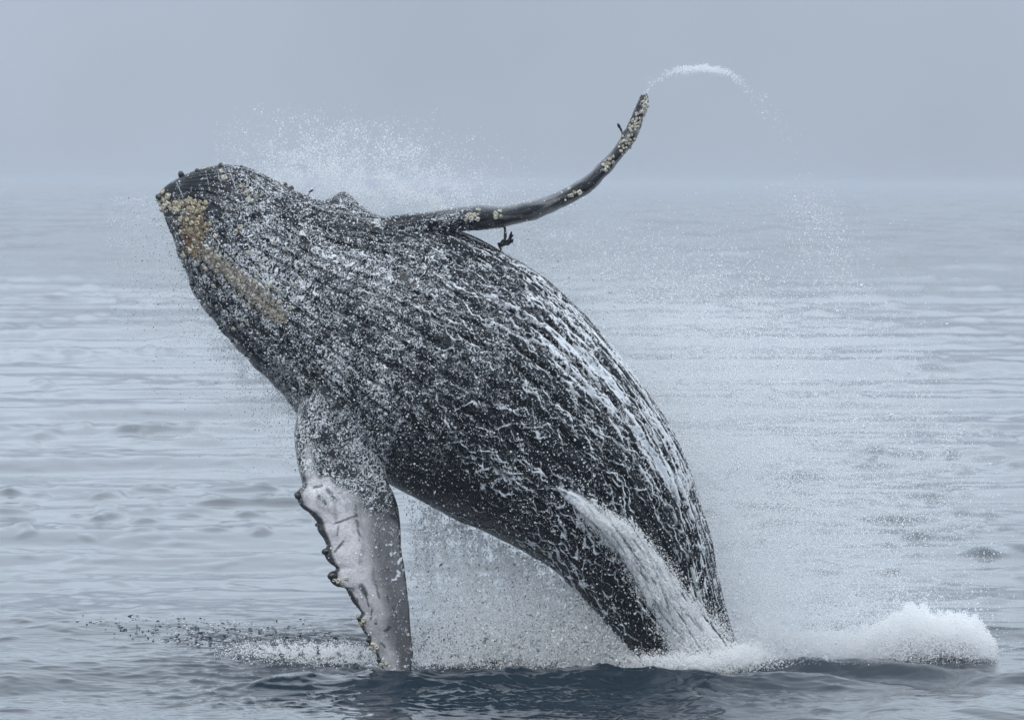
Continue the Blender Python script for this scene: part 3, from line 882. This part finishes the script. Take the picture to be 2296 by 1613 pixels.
# 1 drops flung over the skin
def skin_drops():
    def den(x, y):
        d = 0.22 + 0.65 * np.clip(gb(x, y, 780, 600, 330, 230, 35) + 0.7 * gb(x, y, 540, 600, 140, 200, -20) + 0.6 * gb(x, y, 1300, 1180, 300, 260, 45) + 0.7 * gb(x, y, 760, 950, 180, 140), 0, 1)
        d = d * (0.25 + 1.1 * np.clip(0.45 + 0.9 * fbm(x / 90, y / 90, 0, 201, 3), 0, 1))
        d = np.where((x > 680) & (x < 935) & (y > 1090 + 0.5 * (x - 700)), 0.14, d)
        d = np.where((x > 1060) & (y < 515), 0.05, d)
        d = np.where((x < 480) & (y < 430), 0.12, d)
        return np.clip(d, 0, 1) * (skin(x, y) >= 0)
    x, y = reject(17000, 340, 1680, 200, 1500, den)
    q = skin(x, y)
    n = len(q)
    C = VP[q] + rng.normal(0, 0.012, (n, 3)) + VN[q] * (np.abs(rng.normal(0, 0.05, n)) * (rng.uniform(0, 1, n) < 0.5))[:, None]
    R = drop_r(n, 0.0040, 0.50, 0.013)
    k = rng.uniform(0, 1, n) < 0.22
    lumps('clinging_water', C[k], R[k] * 0.85, M_DROP, 'white beads and curls of water thrown over the dark skin of the whale', 'water drops', 3.2)
    spray('skin_droplets', C[~k], R[~k], M_DROP, 'fine white droplets speckling the whole dark flank of the whale', 'water drops')
skin_drops()

# 2 torrent and lacy water standing off the flank
def torrent_drops():
    pts = np.array([(a[0], a[1], w) for a, w, s in path[1:]], float)
    P2 = resample(pts, 300)
    n = 170000
    i = np.clip((rng.beta(1.5, 1.0, n) * 300).astype(int), 0, 299)
    o_ = rng.normal(0, 0.66, n) * P2[i, 2]
    x = P2[i, 0] + o_ * 0.75; y = P2[i, 1] - o_ * 0.6 + rng.normal(0, 4, n)
    keep = fbm((x - 0.75 * y) / 9, (y + 0.75 * x) / 90, 0, 211, 3) > -0.25 + rng.normal(0, .15, n)
    x, y = x[keep], y[keep]; n = len(x)
    q = skin(x, y); yy = np.where(q >= 0, VP[np.maximum(q, 0), 1], DIST - 0.2)
    C = at(x, y, yy - np.abs(rng.normal(0.02, 0.05, n)))
    C = C[C[:, 2] > -0.1]; n = len(C)
    k = rng.uniform(0, 1, n) < 0.06
    lumps('white_torrent', C[k], drop_r(k.sum(), 0.0042, 0.5, 0.012), M_FOAM, 'thick white torrent of water pouring down the lower flank into the sea', 'splash', 6.0, (0.6, -0.1, -0.8), 0.18)
    spray('torrent_spray', C[~k], drop_r((~k).sum(), 0.0029, 0.4, 0.007), M_FOAM, 'fine white spray lifting off the torrent on the lower flank')
torrent_drops()

# 3 veil of spray behind the belly, to the right
def veil():
    def den(x, y):
        ox = outline_x(y)
        far = (x - ox)
        reach = np.interp(y, [430, 560, 700, 900, 1100, 1300, 1480], [520, 640, 720, 760, 740, 660, 640])
        f = sstep(1.05, 0.0, far / reach) * sstep(-40, 10, far)
        f *= np.interp(y, [430, 560, 700, 900, 1100, 1300, 1480], [0.05, 0.16, 0.30, 0.42, 0.52, 0.62, 0.75])
        f += 0.75 * gb(x, y, 1700, 1420, 90, 170) + 0.45 * gb(x, y, 1720, 1230, 110, 170) + 0.35 * gb(x, y, 1840, 1440, 190, 90)
        f += 0.30 * np.exp(-(far / 30) ** 2) * sstep(560, 700, y)
        f += 0.10 * gb(x, y, 1840, 540, 60, 130, -25) + 0.08 * gb(x, y, 2050, 900, 90, 260, -25) + 0.22 * gb(x, y, 1620, 850, 230, 200)
        cl = 0.70 + 0.45 * fbm(x / 70, y / 70, 0, 221, 4)
        return np.clip(f * cl, 0, 1)
    n = 330000
    x, y = reject(n, 1080, 2290, 400, 1490, den)
    n = len(x)
    Y = DIST + rng.normal(0.9, 0.8, n)
    C = at(x, y, Y); ok = C[:, 2] > 0.0
    spray('spray_veil', C[ok], drop_r(ok.sum(), 0.0028, 0.45, 0.012), M_DROP, 'wide pale veil of fine spray hanging behind the belly of the whale')
    k = rng.uniform(0, 1, n) < 0.012
    Ck = at(x[k], y[k], Y[k])
    lumps('flying_drops', Ck, drop_r(k.sum(), 0.007, 0.45, 0.02), M_DROP, 'larger white drops flying through the spray veil behind the belly', 'spray', 2.0)
veil()

# 4 spray over the head and back
def head_spray():
    def den(x, y):
        f = 0.55 * gb(x, y, 790, 410, 190, 55, 12) + 0.16 * gb(x, y, 850, 340, 190, 55, 10) + 0.4 * gb(x, y, 640, 405, 50, 25) + 0.35 * gb(x, y, 980, 430, 110, 45)
        f += 0.04 * gb(x, y, 720, 300, 140, 50)
        return np.clip(f * (0.55 + 0.9 * fbm(x / 45, y / 45, 0, 231, 4)), 0, 1)
    x, y = reject(27000, 480, 1240, 230, 520, den)
    C = at(x, y, DIST + rng.normal(0.3, 0.5, len(x)))
    spray('head_spray', C, drop_r(len(x), 0.0027, 0.5, 0.011), M_DROP, 'cloud of white spray over the jaw and back of the whale, below the raised flipper tip')
    k = rng.uniform(0, 1, len(x)) < 0.035
    lumps('head_spray_drops', C[k], drop_r(k.sum(), 0.0055, 0.4, 0.014), M_DROP, 'bigger white drops scattered in the spray over the jaw', 'spray', 2.0)
    # thin haze of drops off the top of the head on the left
    def den2(x, y):
        lx = np.interp(y, Lp[:700, 1], Lp[:700, 0])
        d = lx - x
        return np.clip(np.exp(-np.clip(d, 0, None) / 70) * (d > -25) * np.interp(y, [440, 600, 800, 900, 1000], [0.25, 0.6, 0.8, 0.9, 0.5]) * (0.6 + 0.8 * fbm(x / 40, y / 40, 0, 233, 3)), 0, 1)
    x, y = reject(17000, 240, 700, 440, 1060, den2)
    C = at(x, y, DIST + rng.normal(0.1, 0.35, len(x)))
    k = rng.uniform(0, 1, len(x)) < 0.10
    spray('back_spray', C[~k], drop_r((~k).sum(), 0.0032, 0.35, 0.008), M_DROP, 'thin haze of droplets flung off the barnacled top of the head')
    spray('clear_back_drops', C[k], drop_r(k.sum(), 0.0032, 0.35, 0.008), M_CLEAR, 'small dark clear drops in the air beside the top of the head', 'water drops')
head_spray()

# 5 arc of water thrown off the raised flipper tip
def tip_arc():
    arc = resample(np.array([(1448,208,5),(1462,188,8),(1490,168,9),(1530,158,8),(1570,153,8),(1610,158,8),(1655,178,9),(1720,250,22),(1780,340,30),(1850,510,34),(1900,620,40)], float), 500)
    n = 5200
    t = np.where(rng.uniform(0, 1, n) < 0.5, rng.normal(0.19, 0.06, n), rng.uniform(0, 1, n) ** 1.3)
    i = np.clip(t * 499, 0, 499).astype(int)
    fade = np.interp(i / 499, [0, 0.08, 0.14, 0.25, 0.35, 0.6, 1], [0.25, 0.3, 1, 1, 0.4, 0.14, 0.14])
    k = (rng.uniform(0, 1, n) < fade) & (fbm(i / 9.0, i * 0, 0, 241, 2) > -0.5 + rng.normal(0, .3, n)); i = i[k]; n = len(i)
    x = arc[i, 0] + rng.normal(0, 0.55, n) * arc[i, 2]; y = arc[i, 1] + rng.normal(0, 0.55, n) * arc[i, 2] + 4 * fbm(i / 25.0, i * 0, 0, 243, 2)
    C = at(x, y, DIST + 0.3 + rng.normal(0, 0.25, n))
    spray('flipper_tip_spray', C, drop_r(n, 0.0028, 0.55, 0.010), M_DROP, 'thin arc of white water flung from the tip of the raised flipper')
tip_arc()

# 6 curtain of water falling from the flank, behind the hanging flipper
def curtain():
    def den(x, y):
        top = np.interp(x, Lp[700:, 0], Lp[700:, 1])
        f = sstep(-6, 14, y - top) * sstep(900, 960, x) * (1 - sstep(1440, 1500, x))
        f *= 0.30 + 0.55 * sstep(1150, 1480, y) * sstep(930, 1150, x)
        f += 0.55 * gb(x, y, 1250, 1470, 260, 45) + 0.25 * gb(x, y, 1330, 1420, 130, 80)
        xw = x + 9 * fbm(x / 50, y / 50, 0, 252, 2) - 0.15 * (y - 1300)
        col = 0.62 + 0.6 * fbm(xw / 26, y / 150, 0, 251, 3) + 0.7 * fbm(x / 15, y / 18, 0, 253, 3)
        return np.clip(f * col, 0, 1) * (y > top - 6)
    x, y = reject(140000, 890, 1500, 1060, 1500, den)
    n = len(x)
    C = at(x, y, DIST + rng.normal(0.2, 0.35, n)); ok = C[:, 2] > 0.0
    x, y, C = x[ok], y[ok], C[ok]; n = len(C)
    k = rng.uniform(0, 1, n)
    a = k < 0.11; b = (k >= 0.11) & (k < 0.145); c = k >= 0.145
    lumps('falling_water', C[a], drop_r(a.sum(), 0.0046, 0.5, 0.014), M_FOAM, 'ragged white shreds of water falling beneath the flank of the whale', 'splash', 4.0, (0.15, 0, -1), 0.45)
    lumps('dark_falling_drops', C[b], drop_r(b.sum(), 0.0055, 0.45, 0.014), M_CLEAR, 'dark clear drops falling among the white shreds beneath the flank', 'water drops', 2.4)
    spray('falling_spray', C[c], drop_r(c.sum(), 0.0032, 0.4, 0.009), M_FOAM, 'curtain of fine falling spray between the hanging flipper and the tail')
curtain()

# 7 white burst on the right and churned water along the base
def burst():
    top_x = [1640, 1700, 1760, 1830, 1900, 1960, 2010, 2050, 2085, 2120, 2155, 2190, 2215, 2240]
    top_y = [1440, 1385, 1415, 1432, 1428, 1410, 1385, 1366, 1380, 1390, 1382, 1398, 1420, 1462]
    def den(x, y):
        t = np.interp(x, top_x, top_y) + 16 * fbm(x / 22, y / 22, 0, 261, 3)
        f = sstep(-22, 30, y - t) * (1 - sstep(1470, 1492, y))
        f *= sstep(1630, 1690, x) * (1 - sstep(2205, 2245, x + 12 * fbm(x / 15, y / 15, 0, 262, 2)))
        hole = gb(x, y, 2130, 1478, 85, 15)
        return np.clip(f * (0.75 + 0.5 * fbm(x / 30, y / 18, 0, 263, 4)) * (1 - 0.85 * hole), 0, 1)
    x, y = reject(460000, 1620, 2260, 1330, 1495, den)
    n = len(x)
    Y = DIST + 1.2 + rng.normal(0, 0.45, n)
    C = at(x, y, Y); ok = C[:, 2] > 0.02; C = C[ok]; n = len(C)
    k = rng.uniform(0, 1, n) < 0.06
    lumps('white_burst', C[k][::4], drop_r(len(C[k][::4]), 0.005, 0.5, 0.014), M_FOAM, 'bright white burst of broken water on the sea behind the whale', 'splash', 1.6)
    spray('burst_spray', C[~k], drop_r((~k).sum(), 0.0031, 0.45, 0.008), M_FOAM, 'dense white spray filling the burst of broken water behind the whale')
    # base of the whale
    def den2(x, y):
        f = 0.8 * gb(x, y, 1585, 1488, 90, 17) + 0.25 * gb(x, y, 1490, 1484, 70, 18) + 0.5 * gb(x, y, 1665, 1468, 40, 18)
        return np.clip(f * (0.7 + 0.7 * fbm(x / 18, y / 14, 0, 265, 3)), 0, 1)
    x, y = reject(52000, 1380, 1780, 1380, 1510, den2)
    C = at(x, y, DIST - 0.35 + rng.normal(0, 0.3, len(x))); C = C[C[:, 2] > -0.02]
    k = rng.uniform(0, 1, len(C)) < 0.08
    lumps('base_foam', C[k], drop_r(k.sum(), 0.006, 0.45, 0.016), M_FOAM, 'boiling white foam where the tail of the whale leaves the water', 'splash', 1.6)
    spray('base_spray', C[~k], drop_r((~k).sum(), 0.0030, 0.45, 0.008), M_FOAM, 'low white spray where the tail of the whale leaves the water')
    # grey splash left of the hanging flipper
    def den3(x, y):
        f = 0.7 * gb(x, y, 760, 1478, 90, 22) + 0.40 * gb(x, y, 650, 1462, 110, 16) + 0.4 * gb(x, y, 890, 1485, 60, 18) + 0.35 * gb(x, y, 980, 1482, 120, 16)
        return np.clip(f * (0.5 + 1.0 * fbm(x / 16, y / 11, 0, 267, 3)), 0, 1)
    x, y = reject(30000, 480, 1100, 1390, 1505, den3)
    C = at(x, y, DIST + rng.normal(0.15, 0.35, len(x))); C = C[C[:, 2] > 0.0]
    k = rng.uniform(0, 1, len(C))
    lumps('flipper_splash', C[k < .08], drop_r((k < .08).sum(), 0.0046, 0.5, 0.013), M_FOAM, 'grey white splash round the tip of the hanging flipper', 'splash', 2.2)
    lumps('dark_splash_drops', C[(k > .08) & (k < .12)], drop_r(((k > .08) & (k < .12)).sum(), 0.0050, 0.45, 0.013), M_CLEAR, 'dark glassy drops in the splash beside the hanging flipper', 'water drops', 2.4)
    spray('flipper_spray', C[k >= .12], drop_r((k >= .12).sum(), 0.0031, 0.4, 0.008), M_FOAM, 'fine spray round the tip of the hanging flipper')
burst()

# 8 drops skipping over the sea to the left of the hanging flipper
def skipping():
    def den(x, y):
        yl = 1412 + 0.085 * (x - 200)
        f = np.exp(-((y - yl - 12) / (6 + 0.030 * (x - 150))) ** 2) * np.interp(x, [160, 300, 450, 620, 760], [0.03, 0.22, 0.55, 0.8, 0.3])
        f += 0.30 * np.exp(-((y - 1477) / 4) ** 2) * sstep(480, 540, x) * (1 - sstep(700, 760, x))
        return np.clip(f * (0.25 + 1.4 * fbm(x / 20, y / 8, 0, 271, 3)), 0, 1)
    x, y = reject(2600, 160, 800, 1385, 1490, den)
    Yw = CAM_H * FPX / np.clip(y - 404 + 3, 1, None)
    C = at(x, y, np.clip(Yw, 53, 62)); C[:, 2] = np.maximum(C[:, 2], sea_z(C[:, 0], C[:, 1]) - 0.002) + np.abs(rng.normal(0, 0.01, len(C)))
    k = rng.uniform(0, 1, len(C)) < 0.62
    lumps('dark_skipping_drops', C[k], drop_r(k.sum(), 0.0056, 0.5, 0.016), M_CLEAR, 'line of dark drops skipping over the sea beside the hanging flipper', 'water drops', 4.0, (1, 0, 0), 0.15)
    lumps('pale_skipping_drops', C[~k], drop_r((~k).sum(), 0.0055, 0.5, 0.016), M_DROP, 'pale drops among the dark ones skipping over the sea', 'water drops', 3.0, (1, 0, 0), 0.2)
skipping()

# ------------------------------------------------------------------ sea mist
def haze():
    bm = bmesh.new(); bmesh.ops.create_cube(bm, size=1.0)
    me = bpy.data.meshes.new('haze')
    for v in bm.verts:
        v.co = Vector((v.co.x * 26000, 4600 + v.co.y * 10000, 3.3 + v.co.z * 9.8))
    bm.to_mesh(me); bm.free()
    m, t, o = new_mat('sea_mist')
    v = N(t, 'ShaderNodeVolumePrincipled')
    v.inputs['Color'].default_value = (0.70, 0.755, 0.83, 1)
    v.inputs['Density'].default_value = 0.00042
    v.inputs['Anisotropy'].default_value = 0.0
    t.links.new(v.outputs[0], o.inputs['Volume'])
    ob = obj('haze', me, m)
    tag(ob, 'pale sea mist hiding the far horizon', 'haze', kind='stuff')
haze()
print('barnacles', nbarn)
